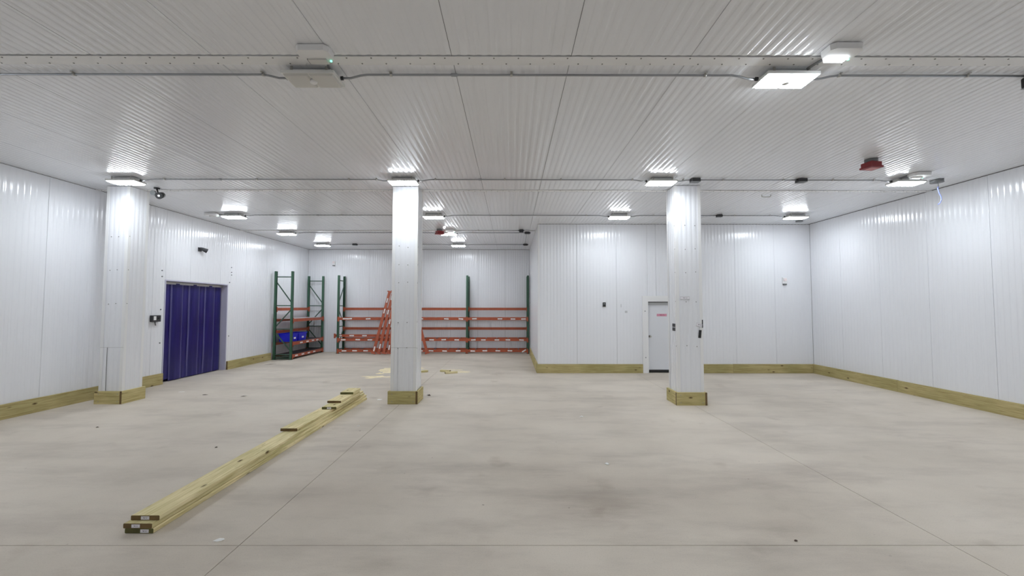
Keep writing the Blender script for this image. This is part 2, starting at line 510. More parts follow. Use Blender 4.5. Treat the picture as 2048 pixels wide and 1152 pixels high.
def split(a, b, seam):
    """panel edges from a to b with seams at seam + k*PW"""
    k = math.ceil((a - seam) / PW + 1e-6)
    e = [a]
    while seam + k * PW < b - 1e-3:
        e.append(seam + k * PW); k += 1
    e.append(b)
    return [(p, q) for p, q in zip(e, e[1:]) if q - p > 0.012]

GAP = 0.005
def wall_panels(parent, a, b, seam, z0, z1, place, mirror=False):
    """place(u) -> (location, rotation) of a panel whose local x starts at u"""
    for p, q in split(a, b, seam):
        k = math.floor((p - seam) / PW + 1e-6)
        u0 = p - (seam + k * PW)
        w = q - p - GAP
        if u0 < 1e-3: u0 = 0
        w = min(w, PW - GAP - u0)
        loc, rot = place(p + GAP / 2)
        inst('panel', panel_mesh(w, z1 - z0, u0), parent, loc, rot)

# ------------------------------------------------------------------ floor
fl = MB().box(XL - 0.25, XR + 0.25, YF - 0.2, Y2 + 0.25, -0.16, -0.018).build('floor', M['joint'])
tag(fl, 'grey beige concrete floor slabs with thin saw-cut joints', 'floor', kind='structure')
JX = [XL - 0.25, -2.105, 3.425, XR + 0.25]
JY = [YF - 0.2, 3.30, Y2 + 0.25]
for i in range(3):
    for j in range(2):
        g = 0.0028
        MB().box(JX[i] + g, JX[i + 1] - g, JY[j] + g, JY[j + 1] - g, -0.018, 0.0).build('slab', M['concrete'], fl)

# ------------------------------------------------------------------ ceiling
ce = MB().box(XL - 0.25, XR + 0.25, YF - 0.2, Y2 + 0.25, ZC + 0.012, ZC + 0.12).build('ceiling', M['seam'])
tag(ce, 'white ribbed metal panel ceiling over the whole hall', 'ceiling', kind='structure')
SEC = [YF, -0.52, 3.765, 8.215, 12.645, Y2]
for a, b in zip(SEC, SEC[1:]):
    for p, q in split(XL, XR, -0.557):
        k = math.floor((p + 0.557) / PW + 1e-6)
        u0 = p - (-0.557 + k * PW)
        if u0 < 1e-3: u0 = 0
        w = min(q - p - GAP, PW - GAP - u0)
        # local x -> world x, local z -> world -y, face down
        far = b - 0.004 if b == Y2 else b - 0.010
        inst('panel', panel_mesh(w, far - a - 0.002, u0), ce, (p + GAP / 2, far, ZC), (math.radians(90), 0, 0))

# joint strips with screws across the ceiling
def joint_strip(n, y, width, label):
    s = MB().box(XL + 0.002, XR - 0.002, y, y + width, ZC - 0.006, ZC - 0.001).build('trim_%d' % n, M['trim'])
    tag(s, label, 'trim', kind='structure')
    mb = MB()
    x = XL + 0.1; k = 0
    while x < XR - 0.05:
        mb.cyl((x, y + (0.022 if k % 2 == 0 else width - 0.022), ZC - 0.0105), 0.0075, 0.0045, 'z', 6)
        x += 0.115; k += 1
    o = mb.build('screw_heads', M['screw'], s)
    o['kind'] = 'stuff'
joint_strip(1, 3.768, 0.135, 'wide white joint strip with screws across the ceiling nearest the camera')
joint_strip(2, 8.216, 0.10, 'white joint strip across the ceiling just behind the three columns')
joint_strip(3, 12.646, 0.10, 'farthest white joint strip across the ceiling near the racks')

# ------------------------------------------------------------------ walls
T = 0.26
H0 = ZC - 0.006
OY0, OY1, OZ = 9.965, 12.185, 2.49       # strip curtain opening in the left wall
b_ = 0.014
wl = MB()
wl.box(XL - T, XL - b_, YF, OY0, 0, ZC + 0.01).box(XL - T, XL - b_, OY1, Y2 + 0.2, 0, ZC + 0.01).box(XL - T, XL - b_, OY0, OY1, OZ, ZC + 0.01)
wl = wl.build('wall_left', M['seam'])
tag(wl, 'long white ribbed panel wall on the left with curtained opening', 'wall', kind='structure')
pl = lambda z: (lambda u: ((XL, u, z), (0, 0, math.radians(90))))
SL = 7.40
wall_panels(wl, YF, OY0, SL, 0, H0, pl(0.0))
wall_panels(wl, OY0, OY1, SL, OZ, H0, pl(OZ))
wall_panels(wl, OY1, Y2, SL, 0, H0, pl(0.0))

wr = MB().box(XR + b_, XR + T, YF, Y1 + 0.3, 0, ZC + 0.01).build('wall_right', M['seam'])
tag(wr, 'long bare white ribbed panel wall on the right', 'wall', kind='structure')
# local x runs to world -y: mirror the coordinate
def pr(u): return ((XR, -u, 0.0), (0, 0, math.radians(-90)))
wall_panels(wr, -Y1, -YF, -7.25, 0, H0, pr)

DX0, DX1, DZ = 3.825, 4.745, 1.985       # personnel door opening
wb = MB().box(XB + b_, DX0, Y1 + b_, Y1 + T, 0, ZC + 0.01).box(DX1, XR + b_, Y1 + b_, Y1 + T, 0, ZC + 0.01).box(DX0, DX1, Y1 + b_, Y1 + T, DZ, ZC + 0.01)
wb = wb.build('wall_back', M['seam'])
tag(wb, 'white panel wall with the closed door, behind the right column', 'wall', kind='structure')
pb = lambda y, z: (lambda u: ((u, y, z), (0, 0, 0)))
wall_panels(wb, XB, DX0, 1.845, 0, H0, pb(Y1, 0.0))
wall_panels(wb, DX0, DX1, 1.845, DZ, H0, pb(Y1, DZ))
wall_panels(wb, DX1, XR, 1.845, 0, H0, pb(Y1, 0.0))

ws = MB().box(XB + b_, XB + T, Y1 + T, Y2 + 0.2, 0, ZC + 0.01).build('wall_side', M['seam'])
tag(ws, 'short white return wall beside the far rack', 'wall', kind='structure')
wall_panels(ws, Y1, Y2, Y1, 0, H0, lambda u: ((XB, Y1 + Y2 - u, 0.0), (0, 0, math.radians(-90))))
ct = MB().box(XB - 0.003, XB + 0.05, Y1 - 0.003, Y1 - 0.0005, 0.25, H0).box(XB - 0.003, XB - 0.0005, Y1 - 0.003, Y1 + 0.05, 0.25, H0)
ct = ct.build('trim_4', M['trim'])
tag(ct, 'white corner flashing where the return wall meets the back wall', 'trim', kind='structure')

wf = MB().box(XL - 0.2, XB + T, Y2 + b_, Y2 + T, 0, ZC + 0.01).build('wall_far', M['seam'])
tag(wf, 'far white panel wall behind the orange and green racks', 'wall', kind='structure')
wall_panels(wf, XL, XB, -5.816, 0, H0, pb(Y2, 0.0))

wn = MB().box(XL - T, XR + T, YF - 0.2, YF, 0, ZC + 0.01).build('wall_front', M['panel'])
tag(wn, 'plain white wall behind the photographer', 'wall', kind='structure')

# bolts and holes left in the left wall around the opening
def stud(parent, loc, axis, r=0.016, h=0.012, name='bolt', mat='greybox'):
    mb = MB()
    x, y, z = loc
    mb.cyl(loc, r, h, axis, 10)
    return mb.build(name, M[mat], parent)
for y, z in ((9.865, 2.697), (9.871, 2.554), (12.308, 2.998), (12.314, 2.85), (12.318, 2.775), (12.241, 2.548), (9.865, 1.77), (9.873, 0.979), (12.269, 0.974)):
    stud(wl, (XL, y, z), 'x')
for x, z in ((3.74, 1.72), (3.745, 0.43)):
    stud(wb, (x, Y1 - 0.042, z), 'y', 0.014, 0.010)
stud(ws, (XB - 0.008, 16.2, 1.99), 'x', 0.02, 0.008)

# ------------------------------------------------------------------ strip curtain doorway
d1 = MB()
d1.box(XL - T, XL + 0.004, OY1 - 0.03, OY1, 0, OZ).box(XL - T, XL + 0.004, OY0, OY0 + 0.03, 0, OZ).box(XL - T, XL + 0.004, OY0 + 0.03, OY1 - 0.03, OZ - 0.03, OZ)
d1 = d1.build('door_1', M['jamb'])
tag(d1, 'pale lavender lined doorway opening hung with a blue strip curtain', 'doorway', kind='structure')
cu = empty('strip_curtain', (XL - 0.15, (OY0 + OY1) / 2, 0))
tag(cu, 'dark blue vinyl strip curtain hanging in the left wall doorway', 'strip curtain')
MB().box(-0.035, 0.03, OY0 + 0.04 - cu.location.y, OY1 - 0.04 - cu.location.y, OZ - 0.10, OZ - 0.04).build('hanging_rail', M['steel'], cu)
NS = 7
W_ = (OY1 - OY0 - 0.10)
pitch = (W_ - 0.40) / (NS - 1)
for i in range(NS):
    mb = MB()
    sw = 0.40
    n = 8
    z0 = 0.015 + (0.05 if i == 0 else random.uniform(0, 0.012)); z1 = OZ - 0.07
    nz = 6
    for kz in range(nz + 1):
        tz = kz / nz
        for k in range(n + 1):
            u = k / n
            bulge = 0.020 * (1 - (2 * u - 1) ** 2) + 0.006 * math.sin(3 * tz * math.pi + i) * (1 - tz)
            mb.v.append((sw * (u - 0.5) + 0.012 * math.sin(i * 2.1) * (1 - tz), -bulge, z0 + (z1 - z0) * tz))
    for kz in range(nz):
        for k in range(n):
            a = kz * (n + 1) + k
            mb.face([a, a + 1, a + n + 2, a + n + 1], 0, True)
    # second skin for thickness
    nv = len(mb.v)
    mb.v += [(x, y + 0.004, z) for x, y, z in mb.v[:nv]]
    for f in list(mb.f):
        mb.face([q + nv for q in f][::-1], 0, True)
    for kz in range(nz):
        for e in (0, n):
            a = kz * (n + 1) + e
            q = [a, a + n + 1, a + n + 1 + nv, a + nv]
            mb.face(q if e == 0 else q[::-1])
    yy = -W_ / 2 + 0.20 + i * pitch
    mb.build('vinyl_strip', M['pvc'], cu, (0.012 if i % 2 else -0.012, yy, 0), (0, 0, math.radians(90)))
# dim passage beyond the curtain
co = MB()
cx0, cx1 = XL - T - 2.2, XL - T - 0.001
co.box(cx0, cx1, OY0 - 0.5, OY1 + 0.5, -0.1, -0.001).box(cx0 - 0.1, cx0, OY0 - 0.5, OY1 + 0.5, 0, 3).box(cx0, cx1, OY0 - 0.6, OY0 - 0.5, 0, 3).box(cx0, cx1, OY1 + 0.5, OY1 + 0.6, 0, 3).box(cx0, cx1, OY0 - 0.6, OY1 + 0.6, 3, 3.1)
co = co.build('wall_passage', M['corridor'])
tag(co, 'dim passage seen faintly through the strip curtain', 'passage', kind='structure')

# ------------------------------------------------------------------ personnel door
d2 = empty('door_2', (0, 0, 0))
tag(d2, 'closed white door with steel knob beside the right column', 'door', kind='structure')
MB().box(DX0 + 0.012, DX1 - 0.012, Y1 + 0.05, Y1 + 0.095, 0.085, DZ - 0.10).build('door_leaf', M['door'], d2)
MB().box(DX0 + 0.012, DX1 - 0.012, Y1 + 0.045, Y1 + 0.095, DZ - 0.10, DZ - 0.02).build('head_shade_strip', M['dooredge'], d2)  # grey strip carrying the shade under the door head in its colour
MB().box(DX0 + 0.004, DX1 - 0.004, Y1 + 0.040, Y1 + 0.10, DZ - 0.02, DZ).build('head_gasket', M['black'], d2)
MB().box(DX0 + 0.012, DX1 - 0.012, Y1 + 0.040, Y1 + 0.10, 0.030, 0.082).build('door_sweep', M['black'], d2)
fr = MB()
fr.box(DX0 - 0.155, DX0 + 0.004, Y1 - 0.03, Y1 + 0.12, 0.0, DZ + 0.16).box(DX1 - 0.004, DX1 + 0.155, Y1 - 0.03, Y1 + 0.12, 0.0, DZ + 0.16).box(DX0 + 0.004, DX1 - 0.004, Y1 - 0.03, Y1 + 0.12, DZ, DZ + 0.16)
fr.build('door_frame', M['trim'], d2)
kn = MB().cyl((3.89, Y1 + 0.038, 1.012), 0.033, 0.013, 'y', 16)
kn.cyl((3.89, Y1 + 0.0, 1.012), 0.012, 0.04, 'y', 10)
kn.tube([(3.89, Y1 - 0.035, 1.012), (3.89, Y1 - 0.028, 1.012), (3.89, Y1 - 0.012, 1.012), (3.89, Y1 + 0.004, 1.012)], 0.028, 14)
kn.build('door_knob', M['steel'], d2)
MB().box(4.095, 4.375, Y1 + 0.046, Y1 + 0.0505, 1.575, 1.645).build('door_sign', M['pinksign'], d2)
MB().box(DX0 - 0.0, DX1, Y1 + 0.10, Y1 + 0.12, 0, DZ).build('door_stop', M['black'], d2)

# ------------------------------------------------------------------ skirting boards
def board(parent, name, L, h, t, loc, rz, mats=None):
    """board standing on edge; local x along its length"""
    return MB().box(0, L, 0, t, 0, h, 0, 0.003, 1).build(name, mats or [M['baseboard'], M['endgrain']], parent, loc, (0, 0, rz))
BH, BT = 0.246, 0.04
def skirting(name, label, pieces, place):
    e = empty(name)
    tag(e, label, 'baseboard', kind='structure')
    for a, b, h in pieces:
        loc, rz = place(a, b)
        board(e, 'board', b - a - 0.003, h, BT, loc, rz)
    return e
rz90 = math.radians(90)
skirting('baseboard_left', 'treated pine boards along the foot of the left wall', [(YF, -1.7, BH), (-1.7, 3.2, BH), (3.2, 8.55, BH), (9.33, OY0 - 0.01, BH + 0.012), (OY1 + 0.01, 14.40, BH)],
         lambda a, b: ((XL + BT + 0.008, a, 0), rz90))
skirting('baseboard_right', 'treated pine boards along the foot of the right wall', [(YF, 0.6, BH), (0.6, 4.85, BH - 0.004), (4.85, 9.10, BH), (9.10, Y1 - 0.002, BH + 0.004)],
         lambda a, b: ((XR - BT - 0.001, b, 0), -rz90))
skirting('baseboard_back', 'treated pine boards along the back wall either side of the door', [(XB - 0.04, DX0 - 0.158, BH), (DX1 + 0.158, 6.18, BH), (6.18, XR - BT - 0.004, BH + 0.003)],
         lambda a, b: ((a, Y1 - BT - 0.001, 0), 0))
skirting('baseboard_side', 'treated pine board along the foot of the short return wall', [(Y1 + 0.002, 16.1, BH)],
         lambda a, b: ((XB - BT - 0.001, b, 0), -rz90))

# ------------------------------------------------------------------ columns
CB = [M['columnwood'], M['endgrain']]
def column(x0, x1, y0, y1, label, extras):
    cx, cy = (x0 + x1) / 2, (y0 + y1) / 2
    root = empty('column', (cx, cy, 0))
    tag(root, label, 'column', 'white clad columns')
    w, d = x1 - x0, y1 - y0
    hx, hy = w / 2, d / 2
    z1 = ZC - 0.008
    core = MB().box(-hx + 0.012, hx - 0.012, -hy + 0.012, hy - 0.012, 0, z1).build('core', M['seam'], root)
    for loc, rot, ww in (((-hx + 0.003, -hy, 0), 0, w), ((hx, -hy + 0.003, 0), rz90, d), ((hx - 0.003, hy, 0), 2 * rz90, w), ((-hx, hy - 0.003, 0), -rz90, d)):
        inst('cladding_sheet', panel_mesh(round(ww - 0.006, 3), z1, 0.02), root, loc, (0, 0, rot))
    # corner flashings
    L = 0.055; t = 0.002
    for sx in (-1, 1):
        for sy in (-1, 1):
            mb = MB()
            xa, xb = sorted((sx * (hx + t), sx * (hx - L)))
            ya, yb = sorted((sy * (hy + t), sy * (hy + 0.0003)))
            mb.box(xa, xb, ya, yb, 0.24, z1)
            xa, xb = sorted((sx * (hx + t), sx * (hx + 0.0003)))
            ya, yb = sorted((sy * (hy + 0.0003), sy * (hy - L)))
            mb.box(xa, xb, ya, yb, 0.24, z1)
            mb.build('corner_flashing', M['trim'], root)
    # skirting round the foot
    bt = 0.038
    hB = 0.24
    g = 0.003
    board(root, 'base_board', w + 2 * g + bt, hB, bt, (-hx - g - bt, -hy - bt - g, 0), 0, CB)
    board(root, 'base_board', w + 2 * g, hB, bt, (hx + g, hy + bt + g, 0), 2 * rz90, CB)
    board(root, 'base_board', d + 2 * g + 2 * bt, hB, bt, (hx + g + bt, -hy - bt - g, 0), rz90, CB)
    board(root, 'base_board', d + 2 * g + bt - 0.002, hB, bt, (-hx - g - bt, hy + bt + g, 0), -rz90, CB)
    # screws
    mb = MB()
    for zz in extras['screws']:
        for u in extras['cols']:
            mb.cyl((u, -hy - 0.006, zz + random.uniform(-0.015, 0.015)), 0.010, 0.006, 'y', 6)
        mb.cyl((hx + 0.0, -hy + 0.03, zz), 0.009, 0.006, 'x', 6)
        mb.cyl((-hx - 0.006, -hy + 0.03, zz), 0.009, 0.006, 'x', 6)
    for u in (-hx + 0.04, hx - 0.04):
        for zz in (0.05, 0.19):
            mb.cyl((u, -hy - bt - g - 0.003, zz), 0.008, 0.004, 'y', 6)
    s = mb.build('screw_heads', M['screw'], root); s['kind'] = 'stuff'
    return root, hx, hy
cL, hxL, hyL = column(-7.835, -7.395, 7.97, 8.40, 'white clad column close to the left wall', {'screws': [1.9, 2.55, 3.2], 'cols': [-0.10, 0.04]})
cM, hxM, hyM = column(-2.297, -1.812, 7.975, 8.40, 'white clad column in the middle with sawdust behind its foot', {'screws': [1.05, 1.55, 2.3, 2.65, 3.0], 'cols': [-0.11, 0.06]})
cR, hxR, hyR = column(3.135, 3.630, 7.885, 8.30, 'white clad column on the right carrying stickers and black tape', {'screws': [1.1, 1.95, 2.5, 2.95, 3.4], 'cols': [-0.06, 0.13]})
# repair seams low on the left and middle columns
for root, hx, hy, xs in ((cL, hxL, hyL, -0.09), (cM, hxM, hyM, -0.11)):
    MB().box(-hx, hx, -hy - 0.0035, -hy - 0.0023, 1.058, 1.063).build('cut_line', M['cut_and_shadow'], root)
    MB().box(xs, xs + (0.006 if root is cL else 0.003), -hy - 0.0035, -hy - 0.0003, 0.24, 1.06).build('cut_line', M['seam' if root is cL else 'cut_and_shadow'], root)
# stickers and tape on the right column
st = lambda n, x0, x1, z0, z1, m_, rot=0.0: MB().box(-(x1 - x0) / 2, (x1 - x0) / 2, -0.0015, 0.0015, -(z1 - z0) / 2, (z1 - z0) / 2).build(n, M[m_], cR, ((x0 + x1) / 2, -hyR - 0.0045, (z0 + z1) / 2), (0, rot, 0))
st('sticker_shadow_edge', -0.168, 0.003, 1.984, 2.041, 'cut_and_shadow').location.y += 0.0012  # slightly larger grey sheet imitates the shadow lines round the sticker
st('sticker', -0.165, 0.0, 1.99, 2.035, 'sticker')
st('sticker_shadow_edge', 0.122, 0.248, 1.466, 1.533, 'cut_and_shadow', 0.2).location.y += 0.0012  # same painted shadow edge under the tilted sticker
st('sticker', 0.125, 0.245, 1.475, 1.53, 'sticker', 0.2)
st('tape', 0.232, 0.249, 1.45, 1.60, 'black', 0.0)
st('tape', 0.165, 0.215, 1.255, 1.405, 'black', 0.10)
for z in (1.415, 1.49):
    MB().box(-0.0015, 0.0015, -0.07, 0.07, -0.032, 0.032).build('tape', M['black'], cR, (-hxR - 0.0035, -hyR + 0.13, z), (math.radians(0), 0, 0))

# ------------------------------------------------------------------ ceiling LED lights
def fix_mesh():
    hb = MB()
    hb.box(-0.255, 0.255, -0.135, 0.135, -0.028, 0.0)
    housing = hb.mesh('housing', M['fixture'])
    dr = MB().box(-0.20, 0.20, -0.06, 0.06, 0.0, 0.052).mesh('driver_box', M['fixture'])
    br = MB().box(-0.012, 0.012, -0.10, 0.10, 0.0, 0.004).box(-0.012, 0.012, -0.10, -0.096, 0.0, 0.058).box(-0.012, 0.012, 0.096, 0.10, 0.0, 0.058).mesh('mounting_bracket', M['steel'])
    def lens(mat):
        mb = MB()
        pts = [(-0.118, -0.120), (0.118, -0.120), (0.118, 0.120), (-0.118, 0.120)]
        mb.prism_z([(x, -y) for x, y in pts][::1], 0.0, -0.017, 0, None, 0.90)
        # flip so that normals face outwards
        mb.f = [f[::-1] for f in mb.f]
        return mb.mesh('lens', mat)
    sensor = MB().cyl((0, 0, -0.052), 0.030, 0.026, 'z', 18, 0, 0.042).mesh('motion_sensor', M['white'])
    return housing, dr, br, lens(M['lens_on']), lens(M['lens_off']), sensor
FH, FD, FB, FL_ON, FL_OFF, FS = fix_mesh()
FZ = ZC - 0.060
LX = [-7.00, -1.965, 2.725, 7.19]
def light(x, y, on, label):
    r = empty('ceiling_light', (x, y, FZ))
    tag(r, label, 'light', 'LED lights under the ceiling')
    inst('housing', FH, r); inst('driver_box', FD, r)
    for s in (-1, 1):
        inst('mounting_bracket', FB, r, (s * 0.17, 0, 0))
        inst('lens', FL_ON if on else FL_OFF, r, (s * 0.124, 0, -0.0285))
    inst('motion_sensor', FS, r, (0, 0, -0.006))
    return r
ROWS = [4.03, 7.46, 10.40, 12.86, 15.32]
light(LX[1], ROWS[0], False, 'unlit white ceiling light with motion sensor, nearest the camera on the left')
light(LX[2], ROWS[0], True, 'brightest lit ceiling light, nearest the camera on the right')
light(LX[0], ROWS[1], True, 'lit ceiling light in front of the left column')
light(LX[1], ROWS[1], True, 'lit ceiling light in front of the middle column')
light(LX[2], ROWS[1], True, 'lit ceiling light just left of the right column top')
light(LX[3], ROWS[1], True, 'lit ceiling light beside the round box with the blue wire')
light(LX[0], ROWS[2], True, 'lit ceiling light near the left wall above the strip curtain')
light(LX[1], ROWS[2], True, 'lit ceiling light just right of the middle column, front of its row')
light(LX[2], ROWS[2], True, 'lit ceiling light above the wall left of the door')
light(LX[3], ROWS[2], True, 'lit ceiling light in the right back corner')
light(LX[0], ROWS[3], True, 'lit ceiling light along the left wall, second from the far wall')
light(LX[1], ROWS[3], True, 'lit ceiling light beside the small far red alarm')
light(LX[0], ROWS[4], True, 'lit ceiling light in the far left corner above the racks')
light(LX[1], ROWS[4], True, 'lit ceiling light nearest the far wall, right of the middle column')
# the same rows go on outside the frame
light(LX[0], ROWS[0], True, 'lit ceiling light left of the frame in the nearest row')
light(LX[3], ROWS[0], True, 'lit ceiling light right of the frame in the nearest row')
for k, s in enumerate(('far left', 'centre left', 'centre right', 'far right')):
    light(LX[k], 0.6, True, 'lit ceiling light over the photographer, %s of its row' % s)

# ------------------------------------------------------------------ emergency light packs
def em_pack(x, y, on, label, flip=1, led=True):
    r = empty('emergency_light', (x, y, ZC - 0.006))
    tag(r, label, 'emergency light', 'emergency light packs')
    a, b, c = 0.15, 0.115, 0.085
    pts = [(-a + c, -b), (a - c, -b), (a, -b + c), (a, b - c * 0.4), (a - c * 0.4, b), (-a + c * 0.4, b), (-a, b - c * 0.4), (-a, -b + c)]
    mb = MB().prism_z([(x_, -y_) for x_, y_ in pts], 0.0, -0.052, 0, None, 0.96)
    mb.f = [f[::-1] for f in mb.f]
    mb.f = [f[::-1] for f in mb.f]
    body = mb.build('body', M['white'], r)
    wmb = MB().box(-0.085, 0.085, 0.015, 0.085, -0.066, -0.0522)
    wmb.build('lens', M['em_on'] if on else M['lens_off'], r)
    if not on:
        MB().box(-0.092, -0.086, 0.015, 0.085, -0.064, -0.0522).build('lens_clip', M['greybox'], r)
        MB().box(0.03, 0.085, 0.087, 0.091, -0.062, -0.0522).build('lens_clip', M['greybox'], r)
    if led:
        MB().cyl((flip * 0.115, 0.05, -0.0615), 0.009, 0.009, 'z', 10).build('indicator_lamp', M['led'], r)
    return r
em_pack(-1.785, 3.70, False, 'white emergency light pack with green indicator above the unlit light')
em_pack(2.975, 3.66, True, 'glowing emergency light pack beside the brightest ceiling light')
em_pack(7.13, 7.16, False, 'emergency light pack above the light beside the blue wire')
em_pack(-7.50, 10.33, False, 'emergency light pack against the left wall above the curtain', flip=1)
em_pack(-1.86, 12.55, False, 'small far emergency light pack above the far red alarm')
# flat link arms between pack and light
def arm(a, b, label):
    mb = MB().tube([a, ((a[0] + b[0]) / 2, (a[1] + b[1]) / 2, (a[2] + b[2]) / 2 + 0.004), b], 0.013, 8)
    o = mb.build('flexible_conduit', M['greybox'])
    tag(o, label, 'conduit', 'short links to emergency packs')
arm((-1.735, 3.80, ZC - 0.030), (-1.76, 3.91, ZC - 0.035), 'short grey link between unlit light and its emergency pack')
arm((2.90, 3.77, ZC - 0.030), (2.86, 3.91, ZC - 0.035), 'short grey link between brightest light and its emergency pack')
arm((6.96, 7.20, ZC - 0.028), (6.97, 7.335, ZC - 0.035), 'short grey link at the light beside the blue wire')
arm((-7.37, 10.36, ZC - 0.028), (-7.26, 10.40, ZC - 0.035), 'short grey link at the light above the curtain')

# ------------------------------------------------------------------ conduits
CZ = ZC - 0.026
strap_me = MB().box(-0.012, 0.012, -0.035, -0.013, 0.010, 0.017).box(-0.012, 0.012, 0.013, 0.035, 0.010, 0.017).tube([(-0.012, 0, 0), (0.012, 0, 0)], 0.0165, 8).mesh('pipe_strap', M['steel'])
coup_me = MB().tube([(-0.03, 0, 0), (0.03, 0, 0)], 0.0175, 8).mesh('pipe_coupling', M['galv'])
cpl_dark = MB().tube([(-0.012, 0, 0), (0.012, 0, 0)], 0.020, 8).mesh('lock_ring', M['darkbox'])
def conduit(x0, x1, y, label, straps, dip0=False, dip1=False, coups=(), r=0.0115, yl=None):
    z = CZ
    zl = FZ + 0.010 - z
    yl = 0.0 if yl is None else yl - y
    p = []
    if dip0:
        p += [(0, yl, zl), (0.10, yl, zl), (0.20, yl * 0.3, zl * 0.25), (0.27, 0, 0)]
    else:
        p += [(0, 0, 0)]
    L = x1 - x0
    if dip1:
        p += [(L - 0.27, 0, 0), (L - 0.20, yl * 0.3, zl * 0.25), (L - 0.10, yl, zl), (L, yl, zl)]
    else:
        p += [(L, 0, 0)]
    root = empty('conduit', (x0, y, z))
    tag(root, label, 'conduit', 'metal conduits under the ceiling')
    MB().tube(p, r, 8).build('pipe', M['galv'], root)
    for s in straps: inst('pipe_strap', strap_me, root, (s - x0, 0, 0))
    for s in coups: inst('pipe_coupling', coup_me, root, (s - x0, 0, 0))
    if dip1: inst('lock_ring', cpl_dark, root, (L - 0.012, yl, zl))
    if dip0: inst('lock_ring', cpl_dark, root, (0.012, yl, zl))
hw = 0.257
conduit(XL + 0.01, LX[1] - hw, 4.04, 'nearest ceiling conduit running left from the unlit light', [-7.6, -6.0, -4.35, -2.47], False, True, [-5.3], yl=4.06)
conduit(LX[1] + hw, LX[2] - hw, 4.04, 'nearest ceiling conduit between the unlit and the brightest light', [-1.2, 0.0, 1.93], True, True, [-0.57], yl=4.06)
conduit(LX[2] + hw, 5.19, 4.04, 'nearest ceiling conduit running right to the black box at the frame edge', [3.27, 4.55], True, False, yl=4.06)
conduit(LX[0] + hw, LX[1] - hw, 7.46, 'ceiling conduit between the lights of the left and middle columns', [-6.30, -4.62, -2.95, -2.45], True, True, [-5.3])
conduit(LX[1] + hw, LX[2] - hw, 7.46, 'ceiling conduit between the lights of the middle and right columns', [-1.38, -0.12, 0.9, 2.2], True, True, [-0.57])
conduit(LX[2] + hw, 3.35 - 0.102, 7.46, 'short ceiling conduit between the light and the box above the right column', [3.13], True, False)
conduit(3.35 + 0.102, 5.29 - 0.102, 7.46, 'ceiling conduit between the two dark boxes right of the right column', [3.85, 4.95])
conduit(5.29 + 0.102, LX[3] - hw, 7.46, 'ceiling conduit ending at the light beside the blue wire', [5.85, 6.6], False, True)
conduit(LX[0] + hw, LX[1] - hw, 10.42, 'ceiling conduit between left wall light and middle light above the curtain', [-6.05, -4.3, -2.6], True, True, [-4.9])
conduit(LX[1] + hw, LX[2] - hw, 10.42, 'ceiling conduit running from middle light to the light left of the door', [-1.1, 0.0, 1.9], True, True, [-0.55])
conduit(LX[2] + hw, 5.27 - 0.087, 10.42, 'ceiling conduit passing behind the right column to a dark box', [3.6, 4.65], True, False)
conduit(5.27 + 0.087, LX[3] - hw, 10.42, 'ceiling conduit from dark box to the right back corner light', [5.65, 6.55], False, True)
conduit(LX[0] + hw, LX[1] - hw, 12.92, 'ceiling conduit between the two lights second from the far wall', [-6.3, -4.4, -2.8], True, True, [-3.4], yl=12.88)
conduit(LX[1] + hw, 0.50 - 0.102, 12.92, 'ceiling conduit from light by far alarm to dark box', [-1.2, -0.5, 0.2], True, False, yl=12.88)
conduit(LX[0] + hw, -5.83 - 0.102, 15.40, 'farthest ceiling conduit between corner light and dark box', [-6.2], True, False, yl=15.34)
conduit(-5.83 + 0.102, LX[1] - hw, 15.40, 'farthest ceiling conduit behind the middle column', [-4.3, -2.6], False, True, yl=15.34)
conduit(LX[1] + hw, 0.53 - 0.102, 15.40, 'farthest ceiling conduit running right to a dark box', [-0.9, 0.2], True, False, yl=15.34)
conduit(-1.62, 0.30 - 0.087, 12.52, 'thin grey conduit just in front of the far joint strip', [-1.0], False, False, r=0.007)
o = MB().tube([(XB - 0.27, 12.62, CZ), (XB - 0.25, 13.9, CZ), (XB - 0.25, 15.35, CZ)], 0.005, 6).build('cable', M['greybox'])
tag(o, 'thin grey cable linking the two far dark boxes under the ceiling', 'cable')

# ------------------------------------------------------------------ junction boxes
def jbox(x, y, label, w=0.11, d=0.11, h=0.055, round_=False, mat='darkbox', rz=0.0):
    r = empty('junction_box', (x, y, ZC - 0.001), rz)
    tag(r, label, 'junction box', 'ceiling junction boxes')
    if round_:
        MB().cyl((0, 0, -h), w / 2, h, 'z', 24).build('body', M[mat], r)
        MB().cyl((0, 0, -h - 0.006), w / 2 + 0.004, 0.006, 'z', 24).build('cover', M['greybox'], r)
    else:
        MB().box(-w / 2, w / 2, -d / 2, d / 2, -h, 0, 0, 0.008).build('body', M[mat], r)
        MB().box(-w / 2 - 0.004, w / 2 + 0.004, -d / 2 - 0.004, d / 2 + 0.004, -h - 0.005, -h).build('cover', M['greybox'], r)
        MB().cyl((-w / 2 - 0.025, 0, -0.026), 0.018, 0.025, 'x', 8).build('pipe_hub', M[mat], r)
        MB().cyl((w / 2, 0, -0.026), 0.018, 0.025, 'x', 8).build('pipe_hub', M[mat], r)
    return r
jbox(3.35, 7.47, 'dark junction box above the right column', 0.15, 0.12, 0.06)
jbox(5.29, 7.47, 'dark junction box halfway between right column and blue wire', 0.15, 0.12, 0.06)
jbox(5.27, 10.42, 'dark junction box on the rear conduit right of the right column', 0.12, 0.1, 0.06)
jbox(5.30, 4.06, 'black junction box cut by the right frame edge', 0.16, 0.17, 0.10, mat='black')
jbox(0.30, 12.52, 'dark square box on the ceiling near the return wall', 0.12, 0.12, 0.09)
jbox(0.50, 12.92, 'dark box ending the conduit near the return wall', 0.15, 0.09, 0.06)
jbox(0.53, 15.40, 'dark box ending the farthest conduit', 0.15, 0.09, 0.06)
